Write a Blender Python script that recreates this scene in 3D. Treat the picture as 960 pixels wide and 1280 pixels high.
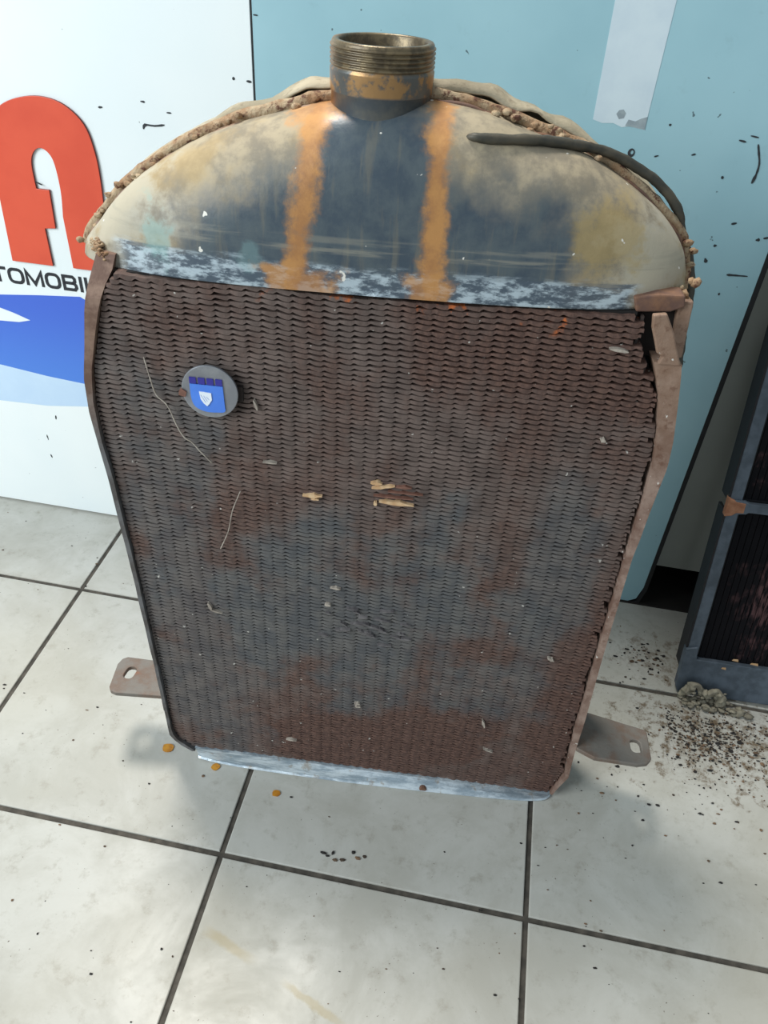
import bpy, bmesh, math, random
from mathutils import Vector, Matrix, noise
for o in list(bpy.data.objects): bpy.data.objects.remove(o)
scn = bpy.context.scene
COL = scn.collection
random.seed(7)
R = math.radians

def lin(c):
    f = lambda v: v/12.92 if v <= .04045 else ((v+.055)/1.055)**2.4
    return tuple(f(x/255) for x in c) + (1,)

# ------------------------------------------------------------------ camera, world, lights, exposure
cam_data = bpy.data.cameras.new('camera'); cam = bpy.data.objects.new('camera', cam_data); COL.objects.link(cam)
FPX, YAWC, PITCH, ROLL = 966.302, -.14175, .70256, .06613
fw = Vector((math.sin(YAWC)*math.cos(PITCH), math.cos(YAWC)*math.cos(PITCH), -math.sin(PITCH)))
rt = Vector((math.cos(YAWC), -math.sin(YAWC), 0)); up = rt.cross(fw)
r2 = math.cos(ROLL)*rt + math.sin(ROLL)*up; u2 = -math.sin(ROLL)*rt + math.cos(ROLL)*up
cam.matrix_world = Matrix(((r2.x, u2.x, -fw.x, .2058), (r2.y, u2.y, -fw.y, -.3680), (r2.z, u2.z, -fw.z, .83389), (0, 0, 0, 1)))
cam_data.sensor_fit = 'VERTICAL'; cam_data.sensor_height = 32; cam_data.sensor_width = 24
cam_data.lens = FPX*32/1280; cam_data.clip_start = .01
scn.camera = cam

world = bpy.data.worlds.new('room_light'); scn.world = world; world.use_nodes = True
bg = world.node_tree.nodes['Background']
bg.inputs[0].default_value = (.80, .92, 1.0, 1); bg.inputs[1].default_value = .50

def area(name, loc, target, sx, sy, power, col):
    d = bpy.data.lights.new(name, 'AREA'); d.shape = 'RECTANGLE'; d.size = sx; d.size_y = sy; d.energy = power; d.color = col
    o = bpy.data.objects.new(name, d); COL.objects.link(o); o.location = loc
    o.rotation_euler = (Vector(target)-Vector(loc)).to_track_quat('-Z', 'Y').to_euler()
    return o
area('ceiling_light', (-.46, .80, 2.7), (-.1, .1, 0), .50, .50, 56, (1, .95, .87))
area('shop_window', (-1.9, -1.4, 1.7), (-.2, .4, .4), 1.5, 1.5, 82, (.90, .97, 1.0))

vs = scn.view_settings
vs.view_transform = 'Standard'; vs.look = 'None'; vs.gamma = 1; vs.use_curve_mapping = False; vs.exposure = 0.0

# ------------------------------------------------------------------ helpers
def link(o, parent=None):
    COL.objects.link(o)
    if parent: o.parent = parent
    return o
def mesh_obj(name, verts, faces, mat, parent=None, smooth=False):
    me = bpy.data.meshes.new(name); me.from_pydata([tuple(v) for v in verts], [], faces); me.update()
    bm = bmesh.new(); bm.from_mesh(me); bmesh.ops.recalc_face_normals(bm, faces=bm.faces); bm.to_mesh(me); bm.free()
    if smooth:
        for p in me.polygons: p.use_smooth = True
    if mat: me.materials.append(mat)
    return link(bpy.data.objects.new(name, me), parent)
def bm_obj(name, bm, mat, parent=None, smooth=False):
    bmesh.ops.recalc_face_normals(bm, faces=bm.faces)
    me = bpy.data.meshes.new(name); bm.to_mesh(me); bm.free()
    if smooth:
        for p in me.polygons: p.use_smooth = True
    me.materials.append(mat)
    return link(bpy.data.objects.new(name, me), parent)
def empty(name, loc, rot=(0, 0, 0)):
    o = bpy.data.objects.new(name, None); o.empty_display_size = .05; o.location = loc; o.rotation_euler = rot
    return link(o)
def tag(o, label, cat=None, group=None, kind=None):
    o['label'] = label
    if cat: o['category'] = cat
    if group: o['group'] = group
    if kind: o['kind'] = kind
    return o
def box_data(x0, x1, y0, y1, z0, z1):
    v = [(x, y, z) for x in (x0, x1) for y in (y0, y1) for z in (z0, z1)]
    f = [(0, 1, 3, 2), (4, 6, 7, 5), (0, 4, 5, 1), (2, 3, 7, 6), (0, 2, 6, 4), (1, 5, 7, 3)]
    return v, f
def box(name, x0, x1, y0, y1, z0, z1, mat, parent=None, bevel=0):
    v, f = box_data(x0, x1, y0, y1, z0, z1)
    o = mesh_obj(name, v, f, mat, parent)
    if bevel:
        bm = bmesh.new(); bm.from_mesh(o.data)
        bmesh.ops.bevel(bm, geom=list(bm.edges), offset=bevel, segments=2, affect='EDGES', profile=.5)
        bm.to_mesh(o.data); bm.free()
    return o
def prism(name, pts, y0, y1, mat, parent=None, bevel=0, holes=(), axis='y'):
    """outline in (x, z) [axis y] or (x, y) [axis z], extruded between y0 and y1 (front = y0)"""
    bm = bmesh.new()
    loops = [pts] + list(holes); edges = []
    P = (lambda a, b: (a, y0, b)) if axis == 'y' else (lambda a, b: (a, b, y0))
    for lp in loops:
        vs_ = [bm.verts.new(P(a, b)) for a, b in lp]
        for i in range(len(vs_)): edges.append(bm.edges.new((vs_[i], vs_[(i+1) % len(vs_)])))
    if holes: bmesh.ops.triangle_fill(bm, edges=edges, use_beauty=True)
    else: bm.faces.new(bm.verts[:])
    front = list(bm.faces)
    ext = bmesh.ops.extrude_face_region(bm, geom=front)
    mv = [g for g in ext['geom'] if isinstance(g, bmesh.types.BMVert)]
    bmesh.ops.translate(bm, verts=mv, vec=(0, y1-y0, 0) if axis == 'y' else (0, 0, y1-y0))
    bmesh.ops.recalc_face_normals(bm, faces=bm.faces)
    if bevel:
        bm.normal_update()
        es = [e for e in bm.edges if len(e.link_faces) == 2 and e.calc_face_angle() > .6]
        bmesh.ops.bevel(bm, geom=es, offset=bevel, segments=2, affect='EDGES', profile=.5)
    return bm_obj(name, bm, mat, parent)
def catmull(pts, n):
    P = [Vector(p) for p in pts]; out = []
    for i in range(len(P)-1):
        p0 = P[max(i-1, 0)]; p1 = P[i]; p2 = P[i+1]; p3 = P[min(i+2, len(P)-1)]
        for k in range(n):
            t = k/n
            out.append(.5*((2*p1)+(p2-p0)*t+(2*p0-5*p1+4*p2-p3)*t*t+(3*p1-p0-3*p2+p3)*t**3))
    out.append(P[-1]); return out
def tube(name, pts, rad, mat, parent=None, seg=10, n=8, wob=0.):
    C = catmull(pts, n); V = []; F = []
    rr = rad if callable(rad) else (lambda t: rad)
    prev = None
    for i, c in enumerate(C):
        t = (C[min(i+1, len(C)-1)]-C[max(i-1, 0)]).normalized()
        if prev is None:
            a = t.orthogonal().normalized()
        else:
            a = (prev - t*prev.dot(t)).normalized()
        prev = a; b = t.cross(a)
        for k in range(seg):
            an = 2*math.pi*k/seg
            r = rr(i/(len(C)-1))
            if wob: r *= 1+wob*noise.noise(Vector((c.x*170+math.cos(an)*2, c.y*170+math.sin(an)*2, c.z*170)))
            V.append(c+(a*math.cos(an)+b*math.sin(an))*r)
    m = len(C)
    for i in range(m-1):
        for k in range(seg):
            F.append((i*seg+k, i*seg+(k+1) % seg, (i+1)*seg+(k+1) % seg, (i+1)*seg+k))
    F.append(tuple(range(seg))[::-1]); F.append(tuple((m-1)*seg+k for k in range(seg)))
    return mesh_obj(name, V, F, mat, parent, True)
def lerp_poly(pts, v):
    """pts: list of (u, v) sorted by falling v -> u at v"""
    if v >= pts[0][1]: return pts[0][0]
    for (ua, va), (ub, vb) in zip(pts, pts[1:]):
        if va >= v >= vb: return ua+(ub-ua)*(va-v)/max(va-vb, 1e-9)
    return pts[-1][0]

# ------------------------------------------------------------------ material node helper
class NT:
    def __init__(s, name, rough=.6, metal=0., spec=.5):
        s.m = bpy.data.materials.new(name); s.m.use_nodes = True; s.t = s.m.node_tree
        s.b = s.t.nodes['Principled BSDF']; s.b.inputs['Roughness'].default_value = rough
        s.b.inputs['Metallic'].default_value = metal; s.b.inputs['Specular IOR Level'].default_value = spec
        s.tc = s.t.nodes.new('ShaderNodeTexCoord')
    def _in(s, sock, v):
        if isinstance(v, bpy.types.NodeSocket): s.t.links.new(v, sock)
        else: sock.default_value = v
    def obj(s): return s.tc.outputs['Object']
    def sep(s, v):
        n = s.t.nodes.new('ShaderNodeSeparateXYZ'); s._in(n.inputs[0], v); return n.outputs
    def geo_pos(s): return s.t.nodes.new('ShaderNodeNewGeometry').outputs['Position']
    def rnd(s): return s.t.nodes.new('ShaderNodeObjectInfo').outputs['Random']
    def vmul(s, v, k):
        n = s.t.nodes.new('ShaderNodeVectorMath'); n.operation = 'MULTIPLY'; s._in(n.inputs[0], v); n.inputs[1].default_value = k; return n.outputs[0]
    def noise(s, scale, detail=4, rough=.6, vec=None, dist=0.):
        n = s.t.nodes.new('ShaderNodeTexNoise'); n.inputs['Scale'].default_value = scale; n.inputs['Detail'].default_value = detail
        n.inputs['Roughness'].default_value = rough; n.inputs['Distortion'].default_value = dist
        s._in(n.inputs['Vector'], vec if vec is not None else s.obj()); return n.outputs[0]
    def math(s, op, a, b=0., c=0.):
        n = s.t.nodes.new('ShaderNodeMath'); n.operation = op
        s._in(n.inputs[0], a); s._in(n.inputs[1], b); s._in(n.inputs[2], c); return n.outputs[0]
    def ss(s, v, a, b):
        """smoothstep: 0 at a, 1 at b (a may be above b)"""
        n = s.t.nodes.new('ShaderNodeMapRange'); n.interpolation_type = 'SMOOTHSTEP'
        s._in(n.inputs[0], v); n.inputs[1].default_value = a; n.inputs[2].default_value = b; return n.outputs[0]
    def mix(s, f, a, b):
        n = s.t.nodes.new('ShaderNodeMix'); n.data_type = 'RGBA'
        s._in(n.inputs[0], f)
        s._in(n.inputs[6], lin(a) if isinstance(a, tuple) and len(a) == 3 else a)
        s._in(n.inputs[7], lin(b) if isinstance(b, tuple) and len(b) == 3 else b); return n.outputs[2]
    def color(s, c): s._in(s.b.inputs['Base Color'], lin(c) if isinstance(c, tuple) and len(c) == 3 else c)
    def rough(s, r): s._in(s.b.inputs['Roughness'], r)
    def bump(s, h, strength=.4, dist=.002):
        n = s.t.nodes.new('ShaderNodeBump'); n.inputs['Strength'].default_value = strength; n.inputs['Distance'].default_value = dist
        s._in(n.inputs['Height'], h); s.t.links.new(n.outputs[0], s.b.inputs['Normal'])
    def blob(s, u, v, cu, cv, ru, rv, nz=None, amp=.6, soft=.5):
        """1 inside an uneven ellipse"""
        a = s.math('DIVIDE', s.math('SUBTRACT', u, cu), ru); b = s.math('DIVIDE', s.math('SUBTRACT', v, cv), rv)
        d = s.math('SQRT', s.math('ADD', s.math('MULTIPLY', a, a), s.math('MULTIPLY', b, b)))
        if nz is not None: d = s.math('ADD', d, s.math('MULTIPLY', s.math('SUBTRACT', nz, .5), amp*5))
        return s.ss(d, 1+soft/2, 1-soft/2)

def plain(name, c, c2=None, scale=40, rough=.6, metal=0., bump=0.):
    n = NT(name, rough, metal)
    nz = n.noise(scale, 5)
    n.color(n.mix(n.ss(nz, .35, .65), c, c2 or tuple(int(x*.82) for x in c)))
    if bump: n.bump(nz, bump)
    return n.m

# ---- tiles
n = NT('glazed_tile', .32, 0., .4)
gp = n.geo_pos()
a = n.noise(9, 8, .68, gp, .4); b = n.noise(46, 6, .7, gp); c3 = n.noise(2.6, 3, .5, gp)
col = n.mix(n.ss(a, .34, .66), (182, 181, 174), (166, 164, 155))
col = n.mix(n.math('MULTIPLY', n.ss(b, .52, .72), .55), col, (142, 137, 125))
col = n.mix(n.math('MULTIPLY', n.ss(c3, .5, .7), .35), col, (168, 161, 144))
sp = n.noise(330, 2, .5, gp); sp2 = n.noise(14, 3, .6, gp)
col = n.mix(n.math('MULTIPLY', n.ss(sp, .70, .745), n.ss(sp2, .46, .6)), col, (92, 84, 72))
# worn tan drag marks
xyz = n.sep(gp)
def drag(x0, y0, x1, y1, w):
    L_ = math.hypot(x1-x0, y1-y0); tx, ty = (x1-x0)/L_, (y1-y0)/L_
    al = n.math('ADD', n.math('MULTIPLY', n.math('SUBTRACT', xyz[0], x0), tx), n.math('MULTIPLY', n.math('SUBTRACT', xyz[1], y0), ty))
    ac = n.math('ADD', n.math('MULTIPLY', n.math('SUBTRACT', xyz[0], x0), -ty), n.math('MULTIPLY', n.math('SUBTRACT', xyz[1], y0), tx))
    ac = n.math('ABSOLUTE', n.math('ADD', ac, n.math('MULTIPLY', n.math('SUBTRACT', b, .5), .01)))
    m = n.math('MULTIPLY', n.ss(ac, w, w*.3), n.math('MULTIPLY', n.ss(al, 0, .02), n.ss(al, L_, L_-.03)))
    return n.math('MULTIPLY', m, .6)
for dm in ((.005, -.075, .075, -.098, .007), (.095, -.105, .175, -.135, .005)):
    col = n.mix(drag(*dm), col, (160, 146, 112))
film = n.math('MAXIMUM', n.blob(xyz[0], xyz[1], .565, .275, .10, .055, b, 1.6, 1.), n.math('MULTIPLY', n.blob(xyz[0], xyz[1], .485, .385, .035, .03, b, 2., 1.), .7))
col = n.mix(n.math('MULTIPLY', film, n.ss(n.noise(90, 6, .75, gp), .40, .62)), col, (104, 90, 72))
n.color(col)
n.rough(n.math('ADD', .30, n.math('MULTIPLY', n.ss(a, .3, .7), .22)))
n.bump(b, .06, .001)
M_TILE = n.m
M_GROUT = plain('dark_grout', (84, 78, 70), (60, 56, 50), 60, .9, bump=.4)
# ---- boards
n = NT('white_board', .42); col = n.mix(n.ss(n.noise(3, 3), .3, .7), (236, 241, 240), (228, 236, 237))
col = n.mix(n.math('MULTIPLY', n.ss(n.noise(120, 2), .73, .76), .8), col, (90, 96, 98)); n.color(col); M_WHITE = n.m
n = NT('pale_blue_board', .5); a = n.noise(5, 4); col = n.mix(n.ss(a, .3, .7), (158, 196, 205), (148, 187, 197))
col = n.mix(n.math('MULTIPLY', n.ss(n.noise(95, 2), .72, .75), .75), col, (52, 62, 68))
col = n.mix(n.math('MULTIPLY', n.ss(n.noise(22, 5, .7), .58, .75), .25), col, (120, 150, 158)); n.color(col); M_BLUEB = n.m
M_RED = plain('red_print', (219, 84, 56), (211, 76, 50), 12, .4)
M_REDEDGE = plain('dark_red_edge', (120, 36, 32), (104, 30, 30), 12, .5)
M_INK = plain('black_print', (22, 26, 34), (30, 34, 42), 20, .45)
n = NT('blue_print', .4); z = n.sep(n.obj()); n.color(n.mix(n.ss(z[2], .22, .38), (74, 128, 216), (62, 100, 204))); M_BLUE = n.m
M_PALE = plain('pale_blue_print', (188, 212, 236), (198, 220, 240), 8, .4)
M_MARK = plain('scuff_black', (34, 38, 42), (48, 52, 55), 80, .7)
M_TAPE = plain('white_tape', (206, 220, 226), (198, 213, 221), 25, .35)
M_TAPED = plain('dirty_tape', (158, 170, 174), (140, 152, 158), 90, .5)
M_GREY = plain('grey_panel', (176, 180, 172), (168, 172, 165), 6, .6)
M_BLACKT = plain('black_strip', (22, 22, 26), (14, 14, 17), 30, .6)
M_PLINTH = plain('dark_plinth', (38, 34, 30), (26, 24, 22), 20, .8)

# ---- radiator fins
def fin_material(name):
    n = NT(name, .72, 0., .3)
    x, y, z = n.sep(n.obj())
    lo = n.noise(11, 5, .6); mid = n.noise(38, 4, .6); hi = n.noise(260, 3, .6)
    col = n.mix(n.ss(mid, .35, .65), (104, 90, 84), (86, 74, 69))
    rust = n.ss(lo, .46, .62)
    rust = n.math('MAXIMUM', n.math('MULTIPLY', rust, .75), n.blob(x, z, .14, .56, .11, .06, lo, .6, .7))
    rust = n.math('MAXIMUM', rust, n.blob(x, z, .02, .085, .13, .085, lo, .7, .5))
    rust = n.math('MAXIMUM', rust, n.blob(x, z, .21, .15, .035, .2, lo, .6, .6))
    col = n.mix(n.math('MULTIPLY', rust, .85), col, n.mix(n.ss(hi, .35, .6), (98, 72, 62), (76, 55, 48)))
    grey = n.blob(x, z, -.02, .26, .17, .105, lo, .9, .9)
    grey = n.math('MAXIMUM', grey, n.math('MULTIPLY', n.blob(x, z, .17, .30, .035, .12, lo, .8, .8), .8))
    grey = n.math('MAXIMUM', grey, n.math('MULTIPLY', n.blob(x, z, -.17, .24, .05, .24, lo, .9, .8), .7))
    col = n.mix(n.math('MULTIPLY', grey, .8), col, n.mix(n.ss(mid, .4, .62), (92, 93, 92), (78, 82, 85)))
    ora = n.math('MULTIPLY', n.ss(n.noise(60, 4, .6), .57, .66), n.blob(x, z, .08, .593, .14, .012, mid, .5, .6))
    col = n.mix(ora, col, (172, 92, 46))
    col = n.mix(n.math('MULTIPLY', n.ss(n.noise(170, 2, .5), .735, .76), .8), col, (186, 182, 174))
    n.color(col); n.bump(hi, .5, .001)
    return n.m
M_FIN = fin_material('corroded_fin')
M_TUBE = plain('corroded_tube', (66, 54, 49), (44, 36, 34), 60, .8, bump=.3)
M_COREB = plain('core_dark', (26, 21, 19), (18, 15, 14), 50, .9)  # one near-black colour for surfaces behind the fins and inside the neck
# ---- side straps
n = NT('rusty_strap', .62, .15); a = n.noise(38, 6, .65); b = n.noise(140, 4, .6); x, y, z = n.sep(n.obj())
col = n.mix(n.ss(a, .36, .64), (150, 128, 116), (112, 86, 74))
col = n.mix(n.math('MULTIPLY', n.ss(z, .42, .60), .6), col, (142, 114, 92))
col = n.mix(n.math('MULTIPLY', n.ss(b, .55, .7), .55), col, (92, 58, 42))
col = n.mix(n.ss(n.noise(200, 2), .70, .74), col, (214, 208, 200)); n.color(col); n.bump(b, .4); M_STRAP = n.m
n = NT('grey_strap', .5, .3); a = n.noise(40, 6, .65); x, y, z = n.sep(n.obj())
col = n.mix(n.ss(a, .38, .62), (116, 116, 118), (90, 86, 84))
col = n.mix(n.ss(n.math('ADD', z, n.math('MULTIPLY', a, .06)), .46, .56), col, n.mix(n.ss(a, .4, .6), (146, 120, 104), (114, 88, 76)))
n.color(col); n.bump(a, .4); M_STRAPL = n.m
# ---- top tank
n = NT('weathered_tank', .42, .1)
x, y, z = n.sep(n.obj())
lo = n.noise(14, 5, .6); mid = n.noise(45, 5, .65); hi = n.noise(190, 4, .65)
stv = n.noise(1, 4, .6, n.vmul(n.obj(), (130, 30, 14)))
sth = n.noise(1, 4, .6, n.vmul(n.obj(), (16, 30, 210)))
col = n.mix(n.ss(mid, .35, .65), (62, 74, 85), (80, 90, 95))
col = n.mix(n.math('MULTIPLY', n.ss(stv, .52, .68), .45), col, (112, 108, 96))
ex = n.math('DIVIDE', n.math('ADD', x, .008), .225); ez = n.math('DIVIDE', n.math('SUBTRACT', z, .600), .112)
e = n.math('SQRT', n.math('ADD', n.math('MULTIPLY', ex, ex), n.math('MULTIPLY', ez, ez)))
e = n.math('SUBTRACT', e, n.math('MULTIPLY', n.ss(n.math('ABSOLUTE', n.math('ADD', x, .013)), .048, .03), .34))
e = n.math('ADD', e, n.math('MULTIPLY', n.math('SUBTRACT', lo, .5), .75))
dirt = n.mix(n.ss(mid, .38, .62), (170, 156, 130), (134, 124, 106))
dirt = n.mix(n.math('MULTIPLY', n.ss(lo, .5, .66), .5), dirt, (178, 150, 96))
col = n.mix(n.math('MULTIPLY', n.ss(e, .56, .84), .93), col, dirt)
# pale shoulders
col = n.mix(n.math('MULTIPLY', n.blob(x, z, -.20, .632, .04, .04, mid, .6, .8), .7), col, (172, 168, 154))
col = n.mix(n.math('MULTIPLY', n.blob(x, z, .185, .63, .03, .035, mid, .6, .8), .7), col, (176, 172, 158))
col = n.mix(n.math('MULTIPLY', n.blob(x, z, .148, .645, .022, .022, mid, .6, .8), .6), col, (158, 134, 78))
# solder band at the foot, chalky oxide on dark metal
band = n.ss(n.math('ADD', z, n.math('MULTIPLY', n.math('SUBTRACT', sth, .5), .02)), .619, .611)
bandc = n.mix(n.ss(n.noise(1, 6, .7, n.vmul(n.obj(), (60, 40, 160))), .44, .60), (74, 86, 98), (176, 190, 198))
band = n.math('MULTIPLY', band, n.math('MULTIPLY', n.ss(n.math('ADD', x, n.math('MULTIPLY', mid, .02)), -.195, -.178), n.ss(n.math('ADD', x, n.math('MULTIPLY', mid, .02)), .190, .178)))
col = n.mix(n.math('MULTIPLY', band, .92), col, bandc)
# faint horizontal press lines
for zz, k in ((.6265, .5), (.6335, .35)):
    ln = n.math('MULTIPLY', n.ss(n.math('ABSOLUTE', n.math('SUBTRACT', z, zz)), .003, .0012), n.ss(sth, .42, .6))
    col = n.mix(n.math('MULTIPLY', ln, k), col, (146, 142, 128))
# green bloom
col = n.mix(n.math('MULTIPLY', n.blob(x, z, -.168, .622, .010, .018, mid, .9, .9), .5), col, (128, 168, 164))
col = n.mix(n.math('MULTIPLY', n.blob(x, z, -.098, .619, .007, .010, mid, .9, .9), .35), col, (128, 160, 160))
# orange rust runs
orange = n.mix(n.ss(mid, .36, .62), (190, 136, 76), (168, 116, 66))
def run(ua, va, ub, vb, w):
    uc = n.math('ADD', ua, n.math('MULTIPLY', n.math('SUBTRACT', z, va), (ub-ua)/(vb-va)))
    d = n.math('ABSOLUTE', n.math('SUBTRACT', x, uc))
    d = n.math('ADD', d, n.math('MULTIPLY', n.math('SUBTRACT', mid, .5), .022))
    d = n.math('ADD', d, n.math('MULTIPLY', n.math('SUBTRACT', hi, .5), .008))
    return n.ss(d, w*1.5, w*.35)
rr = n.math('MAXIMUM', run(-.055, .70, -.0665, .595, .0085), run(.0275, .70, .0300, .595, .0080))
foot = n.math('MULTIPLY', n.ss(n.math('ADD', z, n.math('MULTIPLY', n.math('SUBTRACT', mid, .5), .02)), .614, .608),
              n.math('MAXIMUM', n.blob(x, x, -.064, -.064, .032, .032, mid, .5, .6), n.blob(x, x, .028, .028, .022, .022, mid, .5, .6)))
rr = n.math('MAXIMUM', rr, n.math('MULTIPLY', foot, .85))
rr = n.math('MAXIMUM', rr, n.math('MULTIPLY', n.blob(x, z, -.062, .708, .022, .008, mid, .6, .6), .8))
col = n.mix(n.math('MULTIPLY', rr, .88), col, orange)
col = n.mix(n.ss(n.noise(110, 2, .5), .735, .755), col, (222, 218, 208))
n.color(col); n.rough(n.math('ADD', .34, n.math('MULTIPLY', n.ss(e, .5, .9), .4))); n.bump(mid, .25, .002)
M_TANK = n.m
# ---- crusty seam / rear half
n = NT('rust_crust', .85); a = n.noise(40, 6, .7); b = n.noise(150, 4, .65)
col = n.mix(n.ss(a, .36, .62), (172, 154, 126), (140, 108, 78)); col = n.mix(n.ss(b, .52, .66), col, (92, 58, 42)); n.color(col); n.bump(b, .8, .003); M_CRUST = n.m
n = NT('rear_tank', .75); a = n.noise(26, 6, .65); b = n.noise(110, 4, .6)
col = n.mix(n.ss(a, .38, .62), (172, 160, 136), (140, 130, 108)); col = n.mix(n.math('MULTIPLY', n.ss(b, .56, .7), .6), col, (118, 104, 84)); n.color(col); n.bump(a, .6, .004); M_REAR = n.m
# ---- neck
n = NT('brass_neck', .38, .55); x, y, z = n.sep(n.obj()); a = n.noise(40, 5, .65); b = n.noise(120, 4, .6)
col = n.mix(n.ss(a, .38, .62), (98, 98, 94), (76, 82, 88))
top = n.ss(z, .7300, .7320)
col = n.mix(top, col, n.mix(n.ss(b, .4, .6), (118, 104, 80), (86, 76, 60)))
mb = n.math('MULTIPLY', n.ss(z, .7165, .7185), n.ss(z, .7325, .7305))
col = n.mix(n.math('MULTIPLY', mb, n.ss(n.math('ADD', a, n.math('MULTIPLY', b, .3)), .60, .70)), col, (160, 124, 82))
col = n.mix(n.math('MULTIPLY', n.ss(z, .7015, .6975), .5), col, (150, 118, 80))
sid = n.ss(n.math('ABSOLUTE', n.math('ADD', x, .0145)), .026, .034)
col = n.mix(n.math('MULTIPLY', sid, n.math('MULTIPLY', n.ss(a, .4, .58), .8)), col, (172, 118, 62)); n.color(col); n.bump(b, .2); M_NECK = n.m
M_PIPE = plain('dark_pipe', (60, 60, 54), (84, 78, 66), 60, .55, .3, bump=.4)
n = NT('chalky_solder', .32, .45); a = n.noise(1, 6, .7, n.vmul(n.obj(), (30, 60, 160))); b = n.noise(90, 4)
col = n.mix(n.ss(a, .38, .60), (148, 162, 172), (206, 216, 222)); col = n.mix(n.math('MULTIPLY', n.ss(b, .58, .7), .6), col, (152, 134, 112)); n.color(col); n.bump(a, .6, .003); M_SOLDER = n.m
n = NT('rusty_bracket', .6, .2); a = n.noise(34, 5, .65); b = n.noise(150, 4)
col = n.mix(n.ss(a, .4, .62), (116, 110, 103), (112, 94, 82)); col = n.mix(n.math('MULTIPLY', n.ss(a, .60, .70), .8), col, (140, 84, 54)); n.color(col); n.bump(b, .3); M_BRKT = n.m
n = NT('corner_rust', .7); a = n.noise(60, 5); col = n.mix(n.ss(a, .38, .62), (96, 70, 60), (122, 88, 66)); n.color(col); n.bump(a, .5); M_CORNER = n.m
M_HOLE = plain('dark_gap', (34, 24, 20), (24, 18, 16), 40, .9)
M_STRAW = plain('pale_straw', (206, 176, 138), (186, 148, 108), 150, .8)
M_MASH = plain('crushed_fin', (112, 108, 108), (86, 82, 84), 120, .7)
M_THREAD = plain('grey_thread', (176, 166, 154), (140, 130, 120), 150, .8)
M_BADGE = plain('dull_aluminium', (150, 152, 156), (132, 134, 140), 60, .38, .55)
M_SHIELD = plain('enamel_blue', (78, 132, 226), (70, 122, 216), 30, .25)
M_NAVY = plain('enamel_navy', (40, 38, 132), (50, 46, 140), 30, .25)
M_ENWHITE = plain('enamel_white', (232, 238, 246), (224, 232, 242), 30, .25)
M_CLIP = plain('rust_clip', (128, 90, 76), (104, 70, 58), 90, .7)
# ---- second radiator
M_FRAME2 = plain('blue_grey_frame', (90, 101, 113), (70, 80, 90), 50, .55, .2, bump=.2)
M_BLACK2 = plain('black_side', (18, 18, 24), (12, 12, 16), 50, .6)
n = NT('black_core', .8, 0., .15); x, y, z = n.sep(n.obj()); a = n.noise(24, 5, .65); b = n.noise(1, 4, .6, n.vmul(n.obj(), (260, 60, 50)))
col = n.mix(n.ss(a, .35, .65), (11, 11, 16), (18, 17, 21))
pk = n.math('MAXIMUM', n.blob(x, z, .105, .145, .05, .055, a, .8, .8), n.math('MULTIPLY', n.blob(x, z, .075, .345, .05, .04, a, 1., .6), .9))  # rose reflections on the core, put into its colour
col = n.mix(n.math('MULTIPLY', pk, n.ss(b, .40, .62)), col, (86, 62, 63)); n.color(col); M_CORE2 = n.m
M_RUST2 = plain('rust_joint', (166, 118, 88), (140, 90, 62), 80, .7)
n = NT('dark_crumb', .9); g_ = n.t.nodes.new('ShaderNodeNewGeometry').outputs['Random Per Island']
n.color(n.mix(n.ss(g_, .45, 1.0), (34, 31, 29), (112, 88, 66))); M_CRUMB = n.m
M_MUD = plain('dry_mud', (150, 144, 126), (118, 112, 98), 90, .9, bump=.6)
M_AMBER = plain('amber_flake', (196, 138, 40), (168, 108, 30), 160, .45)

# ------------------------------------------------------------------ floor of square tiles
T = .33; G = .0058
fl = box('floor', -8*T, 8*T, -6*T, 6*T, -.03, -.0022, M_GROUT)
tag(fl, 'dark grout bed under the square tiles', kind='structure')
v, f = box_data(-T/2+G/2, T/2-G/2, -T/2+G/2, T/2-G/2, -.008, 0)
bm = bmesh.new(); vv = [bm.verts.new(p) for p in v]
for q in f: bm.faces.new([vv[i] for i in q])
bmesh.ops.recalc_face_normals(bm, faces=bm.faces)
bmesh.ops.bevel(bm, geom=[e for e in bm.edges if all(w.co.z > -.001 for w in e.verts)], offset=.0012, segments=2, affect='EDGES', profile=.5)
tile_me = bpy.data.meshes.new('tile'); bm.to_mesh(tile_me); bm.free(); tile_me.materials.append(M_TILE)
for i in range(-6, 6):
    for j in range(-5, 3):
        o = bpy.data.objects.new('tile', tile_me); link(o, fl)
        o.location = ((i+.5)*T, (j+.5)*T, random.uniform(-.0004, .0002)); 

# ------------------------------------------------------------------ grey counter front behind the boards
w = box('wall_back', -1.6, 1.7, .520, 1.10, .056, 1.02, M_GREY); tag(w, 'grey counter front panel raised off the tiles', kind='structure')
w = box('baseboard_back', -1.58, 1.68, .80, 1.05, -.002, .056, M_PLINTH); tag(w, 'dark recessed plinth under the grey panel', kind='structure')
w = box('trim_1', -1.62, 1.72, .520, 1.12, 1.02, 1.05, M_GREY); tag(w, 'grey counter top ledge', kind='structure')

w = box('floor_strip', .40, 1.6, .488, .80, -.002, .0024, M_PLINTH); tag(w, 'dark brown strip on the floor under the grey panel', kind='structure')  # thin dark strip covering the tiles in the gap below the panel
LEAN = R(1.5)
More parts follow.
